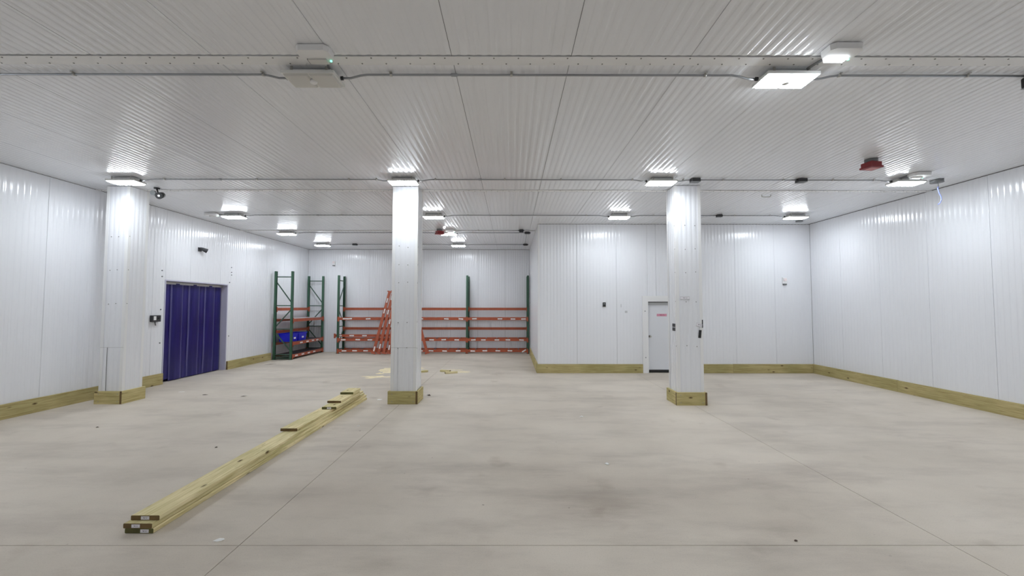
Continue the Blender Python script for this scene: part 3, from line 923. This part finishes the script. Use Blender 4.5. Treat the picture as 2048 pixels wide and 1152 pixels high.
jbox(-5.83, 15.40, 'dark junction box on the farthest conduit above the left rack', 0.15, 0.11, 0.06)
rb = jbox(7.82, 7.52, 'round dark ceiling box with a pale blue wire dangling', 0.19, 0.19, 0.045, True, 'greybox')
MB().tube([(0.0, -0.02, -0.05), (0.005, -0.02, -0.14)], 0.004, 6).build('cable_stub', M['greybox'], rb)
wire = [(0.0, -0.02, -0.13), (-0.02, -0.03, -0.17), (0.0, -0.03, -0.25), (0.035, -0.03, -0.32), (0.045, -0.02, -0.38), (0.02, -0.02, -0.43), (-0.015, -0.02, -0.46)]
MB().tube(wire, 0.009, 6).build('blue_wire', M['bluewire'], rb)
jbox(7.80, 11.14, 'flat round grey plate on the ceiling in the right back corner', 0.17, 0.17, 0.03, True, 'greybox')

# white ceiling hook
hk = MB().tube([(-0.09, 0, 0.0), (-0.09, 0, -0.03), (-0.06, 0, -0.045), (0.06, 0, -0.045), (0.09, 0, -0.03), (0.09, 0, 0.0)], 0.008, 6)
hk = hk.build('ceiling_bracket', M['steel'], None, (5.32, 8.56, ZC - 0.002))
tag(hk, 'small wire bracket on the ceiling behind the right column', 'bracket')

# ------------------------------------------------------------------ red fire alarms
def alarm(x, y, s, rz, label):
    r = empty('fire_alarm', (x, y, ZC - 0.001), rz)
    tag(r, label, 'fire alarm', 'red ceiling fire alarms')
    MB().cyl((0, 0, -0.06 * s), 0.098 * s, 0.06 * s, 'z', 20).build('back_box', M['greybox'], r)
    p = lambda a, b: [(-a, -b), (a, -b), (a, b), (-a, b)]
    mb = MB()
    mb.box(-0.105 * s, 0.105 * s, -0.10 * s, 0.10 * s, -0.15 * s, -0.06 * s)
    mb.box(-0.125 * s, 0.125 * s, -0.112 * s, 0.112 * s, -0.165 * s, -0.135 * s)
    mb.build('body', M['red'], r)
    MB().box(-0.08 * s, 0.08 * s, -0.075 * s, 0.075 * s, -0.172 * s, -0.165 * s).build('strobe_lens', M['redlens'], r)
    return r
alarm(5.70, 6.47, 0.88, math.radians(8), 'large red fire alarm on the ceiling to the right')
alarm(-2.17, 12.48, 0.92, math.radians(35), 'small far red fire alarm beside the middle column')

# ------------------------------------------------------------------ devices on walls
# camera on bracket next to the left column
r = empty('security_camera', (-6.99, 8.10, ZC - 0.001))
tag(r, 'black round camera on a bracket beside the left column top', 'camera')
MB().cyl((0, 0, -0.02), 0.05, 0.02, 'z', 16).build('mount', M['black'], r)
MB().tube([(0, 0, -0.02), (0.02, 0, -0.08), (0.05, -0.02, -0.12)], 0.014, 8).build('bracket_arm', M['black'], r)
hd = Vector((0.25, -0.9, -0.35)).normalized()
c0 = Vector((0.075, 0.01, -0.145))
MB().tube([c0 + hd * -0.06, c0 + hd * 0.075], 0.052, 18, 0, True, 0.066).build('camera_head', M['black'], r)
MB().tube([c0 + hd * 0.0755, c0 + hd * 0.083], 0.020, 14).build('lens', M['white'], r)
MB().tube([(-0.055, 0.0, -0.10), (-0.055, -0.03, -0.105)], 0.05, 16).build('sensor_ring', M['greybox'], r)

# horn on the left wall
r = empty('wall_horn', (XL, 11.04, 3.35))
tag(r, 'dark grey horn fixed to the left wall above the strip curtain', 'horn')
MB().box(0.0, 0.03, -0.07, 0.03, -0.04, 0.06).build('mount_plate', M['darkbox'], r)
MB().tube([(0.03, -0.02, 0.0), (0.13, 0.0, 0.01)], 0.02, 8).build('neck', M['darkbox'], r)
MB().tube([(0.04, -0.05, 0.03), (0.09, -0.02, 0.015), (0.13, 0.02, -0.01), (0.155, 0.05, -0.025)], 0.035, 14, 0, True, 0.062).build('horn_bell', M['darkbox'], r)

# push button station
r = empty('control_switch', (XL, 9.70, 1.56))
tag(r, 'dark push button switch on the left wall next to the curtain', 'switch')
MB().box(0.0, 0.06, -0.115, 0.115, -0.075, 0.075).build('case', M['darkbox'], r)
MB().box(0.06, 0.068, -0.085, -0.02, -0.035, 0.055).build('white_button', M['white'], r)
MB().cyl((0.06, 0.055, 0.01), 0.028, 0.02, 'x', 14).build('black_button', M['black'], r)
MB().tube([(0.03, -0.01, -0.075), (0.035, -0.005, -0.13), (0.04, 0.0, -0.16)], 0.012, 8).build('cable_stub', M['greybox'], r)

def strobe(x, y, z, label):
    r = empty('wall_strobe', (x, y, z))
    tag(r, label, 'strobe', 'white wall strobes')
    MB().box(-0.06, 0.06, -0.035, 0, -0.085, 0.085).build('case', M['white'], r)
    MB().box(-0.04, 0.04, -0.06, -0.035, -0.01, 0.06).build('strobe_lens', M['strobe'], r)
    MB().box(-0.042, 0.042, -0.055, -0.035, 0.02, 0.055).build('reflector', M['white'], r)
    MB().box(-0.045, 0.045, -0.05, 0, -0.12, -0.086).build('sounder', M['greybox'], r)
strobe(7.68, Y1, 2.58, 'white strobe on the back wall right of the door')
strobe(-7.275, Y2, 3.62, 'small white strobe high on the far wall near the left corner')
r = empty('thermostat', (2.605, Y1, 1.905))
tag(r, 'small black sensor box on the wall left of the door', 'sensor')
MB().box(-0.04, 0.04, -0.03, 0, -0.06, 0.06, 0, 0.004).build('case', M['black'], r)
MB().box(-0.022, 0.022, -0.034, -0.03, 0.0, 0.04).build('display', M['greybox'], r)
MB().box(-0.052, 0.052, -0.004, 0, -0.075, 0.075).build('back_plate', M['white'], r)
# scuffs on the wall
for x, z, w, h in ((3.08, 1.87, 0.02, 0.09), (3.22, 1.70, 0.07, 0.06)):
    MB().box(x - w / 2, x + w / 2, Y1 - 0.0022, Y1 - 0.0004, z - h / 2, z + h / 2).build('patch', M['dooredge'], wb)

# ------------------------------------------------------------------ pallet racks
PH = 3.06
def post_mesh():
    mb = MB()
    a, d, t = 0.038, 0.035, 0.006
    # C channel, web to local -y (aisle), open to +y
    mb.box(-a, a, -d, -d + t, 0, PH).box(-a, -a + t, -d + t, d, 0, PH).box(a - t, a, -d + t, d, 0, PH)
    mb.box(-a + t, -a + 2.6 * t, d - t, d, 0, PH).box(a - 2.6 * t, a - t, d - t, d, 0, PH)
    return mb.mesh('post', M['post'])
POST = post_mesh()
FOOT = MB().box(-0.06, 0.06, -0.05, 0.065, 0.0, 0.008).mesh('foot_plate', M['green'])
def beam_mesh(L, h=0.10, d=0.045):
    """box beam with a step on its inner top edge and end connectors; local x along, aisle side -y"""
    mb = MB()
    pts = [(-d / 2, -h / 2), (d / 2, -h / 2), (d / 2, h / 2 - 0.028), (0.002, h / 2 - 0.028), (0.002, h / 2), (-d / 2, h / 2)]
    mb.prism_x(pts, -L / 2, L / 2)
    for s in (-1, 1):
        xa, xb = sorted((s * L / 2, s * (L / 2 + 0.004)))
        mb.box(xa, xb, -d / 2 - 0.012, d / 2, -h / 2 - 0.05, h / 2 + 0.03)
        xa, xb = sorted((s * (L / 2 - 0.004), s * (L / 2 + 0.05)))
        mb.box(xa, xb, -d / 2 - 0.016, -d / 2 - 0.012, -h / 2 - 0.05, h / 2 + 0.03)
    return mb.mesh('beam', M['orange'])
PLABEL = MB().box(-0.09, 0.09, -0.0015, 0.0015, -0.024, 0.024).mesh('price_label', M['label'])

def upright(parent, x, depth):
    """frame at local x: aisle post at y=0, wall post at y=depth"""
    for y, r_ in ((0, 0), (depth, math.pi)):
        inst('post', POST, parent, (x, y, 0.008), (0, 0, r_))
        inst('foot_plate', FOOT, parent, (x, y, 0), (0, 0, r_))
    f0, f1 = 0.036, depth - 0.036
    for z in (0.17, 1.05, 1.87, 2.87):
        MB().bar((x, f0, z), (x, f1, z), 0.035, 0.022).build('brace', M['green'], parent)
    for za, zb in ((2.68, 2.00), (1.15, 1.72), (0.92, 0.32)):
        MB().bar((x, f1, za), (x, f0, zb), 0.035, 0.022).build('brace', M['green'], parent)

LEVELS = (0.115, 0.545, 1.36)
STOPS = (0.955, 1.745)
def bay(parent, xa, xb, depth, labels, decks=None, bars=True):
    L = xb - xa - 0.084
    xm = (xa + xb) / 2
    me = beam_mesh(L)
    for li, z in enumerate(LEVELS):
        b1 = inst('beam', me, parent, (xm, -0.018, z))
        inst('beam', me, parent, (xm, depth + 0.018, z), (0, 0, math.pi))
        for (lx, ang) in labels.get(li, ()):
            inst('price_label', PLABEL, b1, (lx - xm, -0.0245, random.uniform(-0.006, 0.006)), (0, ang, 0))
        if bars:
            for k in range(5):
                x = xa + (xb - xa) * (0.14 + 0.18 * k) + random.uniform(-0.04, 0.04)
                MB().bar((x, 0.006, z + 0.036), (x, depth - 0.006, z + 0.036), 0.024, 0.035).build('cross_bar', M['greybox'], parent)
        if decks and decks[li]:
            MB().box(xa + 0.05, xb - 0.05, 0.008, depth - 0.008, z + 0.049, z + 0.058).build('deck', M[decks[li]], parent)
    for z in STOPS:
        inst('beam', me, parent, (xm, depth - 0.020, z))

FY, RD = 16.335, 0.545
rk = empty('pallet_rack', (0, FY, 0))
tag(rk, 'long pallet rack with green posts and orange beams along the far wall', 'rack')
FX = [-6.79, -4.27, -1.735, 0.655]
for x in FX: upright(rk, x, RD)
def lp(*px): return [((p - 1022.6) / 830.0 * 16.28, random.uniform(-0.06, 0.06)) for p in px]
bay(rk, FX[0], FX[1], RD, {2: lp(691, 700, 737), 1: lp(688, 717, 741), 0: lp(690, 711, 733)})
bay(rk, FX[1], FX[2], RD, {2: lp(842, 893, 922), 1: lp(838, 864, 888, 914), 0: lp(842, 863, 890, 917)})
bay(rk, FX[2], FX[3], RD, {2: lp(949, 1000, 1026, 1047), 1: lp(947, 967, 994, 1016, 1043), 0: lp(946, 970, 996, 1020) + [((1048 - 1022.6) / 830 * 16.28, -0.55)]})

# rack along the left wall: local x -> world y (near to far), aisle side -> world +x
lk = empty('pallet_rack', (-7.63, 14.47, 0), rz90)
tag(lk, 'single bay pallet rack with blue bins against the left wall', 'rack')
for x in (0.0, 2.36): upright(lk, x, 0.58)
bay(lk, 0.0, 2.36, 0.58, {1: [(v, 0) for v in (0.62, 1.08, 1.5, 1.85)], 0: [(v, 0) for v in (0.3, 0.75, 1.2, 1.62)]}, decks=('deck', 'deck', 'wiredeck'), bars=False)
MB().box(-0.035, 0.0, 0.03, 0.55, 0.03, 0.055).box(-0.035, 0.0, 0.03, 0.55, 0.09, 0.115).build('post_guard', M['green'], lk)

# blue bins on the left rack
def bin_(y0, y1, x0, x1, z, h, label):
    r = empty('storage_bin', ((x0 + x1) / 2, (y0 + y1) / 2, z))
    tag(r, label, 'bin', 'blue plastic bins')
    hx, hy, t = (x1 - x0) / 2, (y1 - y0) / 2, 0.006
    s = 0.90
    # tapered open tub
    mb = MB()
    def ring(ax, ay, zz): return [(-ax, -ay, zz), (ax, -ay, zz), (ax, ay, zz), (-ax, ay, zz)]
    mb.v = ring(hx * s, hy * s, 0.002) + ring(hx, hy, h) + ring(hx - t, hy - t, h) + ring(hx * s - t, hy * s - t, 0.010)
    for k in range(4):
        j = (k + 1) % 4
        mb.face([k, j, 4 + j, 4 + k]); mb.face([4 + k, 4 + j, 8 + j, 8 + k]); mb.face([8 + k, 8 + j, 12 + j, 12 + k])
    mb.face([3, 2, 1, 0]); mb.face([12, 13, 14, 15])
    mb.build('tub', M['bluebin'], r)
    MB().box(-hx - 0.012, hx + 0.012, -hy - 0.012, -hy + 0.002, h - 0.035, h).box(-hx - 0.012, hx + 0.012, hy - 0.002, hy + 0.012, h - 0.035, h).box(hx - 0.002, hx + 0.012, -hy, hy, h - 0.035, h).box(-hx - 0.012, -hx + 0.002, -hy, hy, h - 0.035, h).build('rim', M['bluebin'], r)
    MB().box(hx * 0.96, hx * 0.96 + 0.014, -0.06, 0.06, 0.09, 0.15).build('white_label', M['label'], r)
bin_(14.60, 15.08, -8.14, -7.70, 0.604, 0.29, 'nearer blue plastic bin on the left rack')
bin_(15.11, 15.70, -8.14, -7.70, 0.604, 0.29, 'farther blue plastic bin on the left rack')

# loose beam lying on the far rack
LB = beam_mesh(2.40)
def loose_beam(a, b, label, name='rack_beam', labels=(0.3, 0.6, 0.85), roll=0.0, L=2.40):
    """beam from point a (lower end) towards b"""
    a, b = Vector(a), Vector(b)
    d = (b - a).normalized()
    yv = Vector((0, 1, 0)); yv = (yv - d * yv.dot(d)).normalized()
    zv = d.cross(yv)
    R = Matrix((d, yv, zv)).transposed().to_4x4() @ Matrix.Rotation(roll, 4, 'X')
    o = bpy.data.objects.new(name, LB)
    o.matrix_world = Matrix.Translation(a + d * (L / 2 + 0.004)) @ R
    link(o)
    tag(o, label, 'beam', 'loose orange rack beams')
    for t in labels:
        inst('price_label', PLABEL, o, ((t - 0.5) * L, -0.0245, 0.0), (0, 0, 0))
    return o
loose_beam((-6.93, 16.43, 0.697), (-4.5, 16.43, 0.697), 'loose orange beam lying on the second shelf of the far rack', labels=(0.07, 0.27, 0.48))
# beams leaning against the far rack: lower end, point at the height of the third shelf
def lean(px_foot, x0, x1z, y0, label, labels, roll):
    top = Vector((x1z, y0 + 0.295, 2.40))
    loose_beam((x0, y0, 0.07), top, label, labels=labels, roll=roll)
lean(0, -5.30, -4.80, 16.065, 'leaning orange beam with the foot farthest left', (0.06, 0.68, 0.86), 0.0)
lean(0, -5.10, -4.665, 16.065, 'leaning orange beam, second from the left of its group', (0.10, 0.66, 0.9), 0.0)
lean(0, -4.90, -4.56, 16.065, 'leaning orange beam, third from the left of its group', (0.5,), 0.0)
lean(0, -4.72, -4.46, 16.065, 'leaning orange beam half hidden by the middle column', (0.08, 0.42, 0.6), 0.0)
lean(0, -3.24, -3.95, 16.065, 'leaning orange beam showing right of the middle column', (), 0.0)

# ------------------------------------------------------------------ lumber pile
def plank(x0, y0, y1, z, label, rz=0.0, end='endgrain', stickers=0, w=0.235, group='treated pine planks in the pile', sx=0.0):
    L = y1 - y0
    r = MB().box(0, L, -w / 2, w / 2, 0, 0.0395, 0, 0.005, 1).build('plank', [M['board'], M[end]], None, (x0, y0, z), (0, 0, rz90 + rz))
    tag(r, label, 'plank', group)
    if stickers:
        # white sticker on the near end
        o = MB().box(-0.034, 0.034, -0.0008, 0.0008, -0.013, 0.013).build('end_sticker', M['sticker'], r, (-0.001, sx, 0.019), (0, 0, -rz90))
    return r
e = 0.0005
plank(-3.030, 3.470, 8.34, e, 'bottom plank of the floor pile with a greenish end', -0.010, 'endgreen', 1, sx=-0.045)
plank(-3.042, 3.468, 8.42, 0.0405 + e, 'plank second from the bottom of the floor pile', -0.004, 'endgrain', 1, sx=0.015)
plank(-3.025, 3.517, 8.39, 0.081 + e, 'longest top plank of the floor pile, third from the bottom', 0.006, 'endgrain', 1, sx=0.0)
plank(-3.075, 5.827, 8.10, 0.1215 + e, 'plank starting halfway along the top of the pile', -0.012, 'endgrain')
plank(-2.985, 6.888, 8.20, 0.162 + e, 'plank with a dark stickered end near the far end of the pile', 0.020, 'endgreen', 1)
plank(-3.015, 7.150, 8.00, 0.2025 + e, 'short plank second from the top at the far end of the pile', -0.012, 'endgrain')
plank(-3.000, 7.655, 8.05, 0.243 + e, 'shortest topmost plank at the far end of the pile', 0.03, 'endgreen')

# ------------------------------------------------------------------ sawdust, offcuts, litter
def mound(name, pts, h, label, mat='sawdust', cat='sawdust', n=26, kind='stuff'):
    """low heap with ragged edge; pts = list of (cx, cy, rx, ry)"""
    mb = MB()
    for cx, cy, rx, ry in pts:
        b = len(mb.v)
        rings = 5
        for q in range(1, rings + 1):
            t = q / rings
            for k in range(n):
                a = 2 * math.pi * k / n
                j = 1 + (random.uniform(-0.22, 0.22) if q == rings else random.uniform(-0.08, 0.08))
                z = max(0.0008, h * (1 - t) ** 1.3 * random.uniform(0.6, 1.2)) if q < rings else 0.0006
                mb.v.append((cx + rx * t * j * math.cos(a), cy + ry * t * j * math.sin(a), z))
        c = len(mb.v); mb.v.append((cx, cy, h))
        for k in range(n):
            k2 = (k + 1) % n
            mb.face([b + k, b + k2, c])
            for q in range(rings - 1):
                mb.face([b + q * n + k, b + (q + 1) * n + k, b + (q + 1) * n + k2, b + q * n + k2])
    o = mb.build(name, M[mat])
    tag(o, label, cat, kind=kind)
    return o
mound('sawdust', [(-3.38, 12.15, 0.50, 0.55), (-3.10, 12.45, 0.45, 0.45), (-2.95, 11.95, 0.35, 0.35), (-3.62, 11.50, 0.12, 0.08)], 0.03, 'pale sawdust heap on the floor behind the middle column')
mound('sawdust', [(-3.55, 11.02, 0.24, 0.15), (-3.82, 11.05, 0.15, 0.05), (-3.20, 10.98, 0.25, 0.05), (-3.65, 10.82, 0.14, 0.08)], 0.006, 'thin scattered sawdust left of the middle column foot')
mound('sawdust', [(-1.36, 11.75, 0.22, 0.08), (-1.45, 11.95, 0.25, 0.06), (-1.60, 12.2, 0.2, 0.05)], 0.006, 'thin sawdust around the offcuts right of the middle column')
def offcut(x, y, L, w, t, rz, label, tilt=0.0):
    o = MB().box(-L / 2, L / 2, -w / 2, w / 2, 0, t, 0, 0.002, 1).build('wood_offcut', [M['board'], M['endgrain']], None, (x, y, 0.001), (0, tilt, rz))
    tag(o, label, 'offcut', 'wood offcuts')
offcut(-2.47, 11.76, 0.24, 0.11, 0.05, math.radians(35), 'small wood offcut just right of the middle column')
offcut(-1.86, 11.83, 0.30, 0.09, 0.05, math.radians(-20), 'left one of two crossed wood offcuts on the floor')
offcut(-1.66, 11.56, 0.34, 0.10, 0.05, math.radians(22), 'right one of two crossed wood offcuts on the floor')
def scrap(name, x, y, w, d, h, rz, mat, label, cat, tilt=0.0):
    mb = MB()
    n = 7
    for k in range(n):
        a = 2 * math.pi * k / n
        j = random.uniform(0.7, 1.1)
        mb.v.append((w / 2 * j * math.cos(a), d / 2 * j * math.sin(a), random.uniform(0, h * 0.5)))
    mb.v.append((0, 0, h)); mb.v.append((0, 0, 0))
    for k in range(n):
        mb.face([k, (k + 1) % n, n]); mb.face([(k + 1) % n, k, n + 1])
    o = mb.build(name, M[mat], None, (x, y, 0.0015), (0, 0, rz))
    tag(o, label, cat, 'litter on the floor')
scrap('paper_scrap', 1.178, 7.04, 0.085, 0.06, 0.02, 0.2, 'paper', 'white paper scrap on the floor between middle and right columns', 'paper')
scrap('paper_scrap', 1.127, 4.96, 0.05, 0.07, 0.02, 0.6, 'paper', 'white crumpled scrap on the bare floor nearest the camera', 'paper')
scrap('paper_scrap', -2.307, 3.37, 0.09, 0.05, 0.012, 0.1, 'paper', 'torn white scrap right of the near end of the planks', 'paper')
scrap('paper_scrap', -2.61, 8.33, 0.11, 0.09, 0.006, 0.7, 'paper', 'white slip between the plank pile and the middle column', 'paper')
scrap('paper_scrap', -2.36, 6.50, 0.06, 0.03, 0.006, 0.3, 'paper', 'tiny white slip right of the plank pile', 'paper')
scrap('metal_clip', -1.70, 8.70, 0.07, 0.06, 0.03, 0.3, 'leaf', 'small dark metal clip right of the middle column foot', 'clip')
scrap('metal_clip', -1.74, 8.73, 0.05, 0.04, 0.025, 1.0, 'steel', 'small shiny metal clip right of the middle column foot', 'clip')
scrap('dark_chip', -6.31, 6.43, 0.045, 0.03, 0.012, 0.4, 'leaf', 'dark chip on the floor in front of the left column', 'chip')
scrap('dark_chip', -3.86, 5.53, 0.04, 0.025, 0.012, 0.9, 'leaf', 'dark chip on the floor left of the plank pile', 'chip')
scrap('dark_chip', -6.38, 8.75, 0.12, 0.05, 0.012, 0.2, 'leaf', 'dark flake on the floor right of the left column', 'chip')
scrap('dark_chip', -5.50, 8.62, 0.16, 0.03, 0.010, 0.5, 'leaf', 'dark splinter on the floor farthest from the left column', 'chip')
scrap('dark_chip', -7.66, 13.30, 0.5, 0.03, 0.010, 0.9, 'leaf', 'long dark strip on the floor beside the left rack', 'strip')
scrap('paper_scrap', -7.1, 9.05, 0.16, 0.05, 0.006, 0.2, 'paper', 'white tape strip on the floor in front of the curtain', 'paper')
scrap('dark_chip', 2.25, 3.36, 0.035, 0.025, 0.01, 0.2, 'leaf', 'dark crumb lying on the nearest floor joint', 'chip')
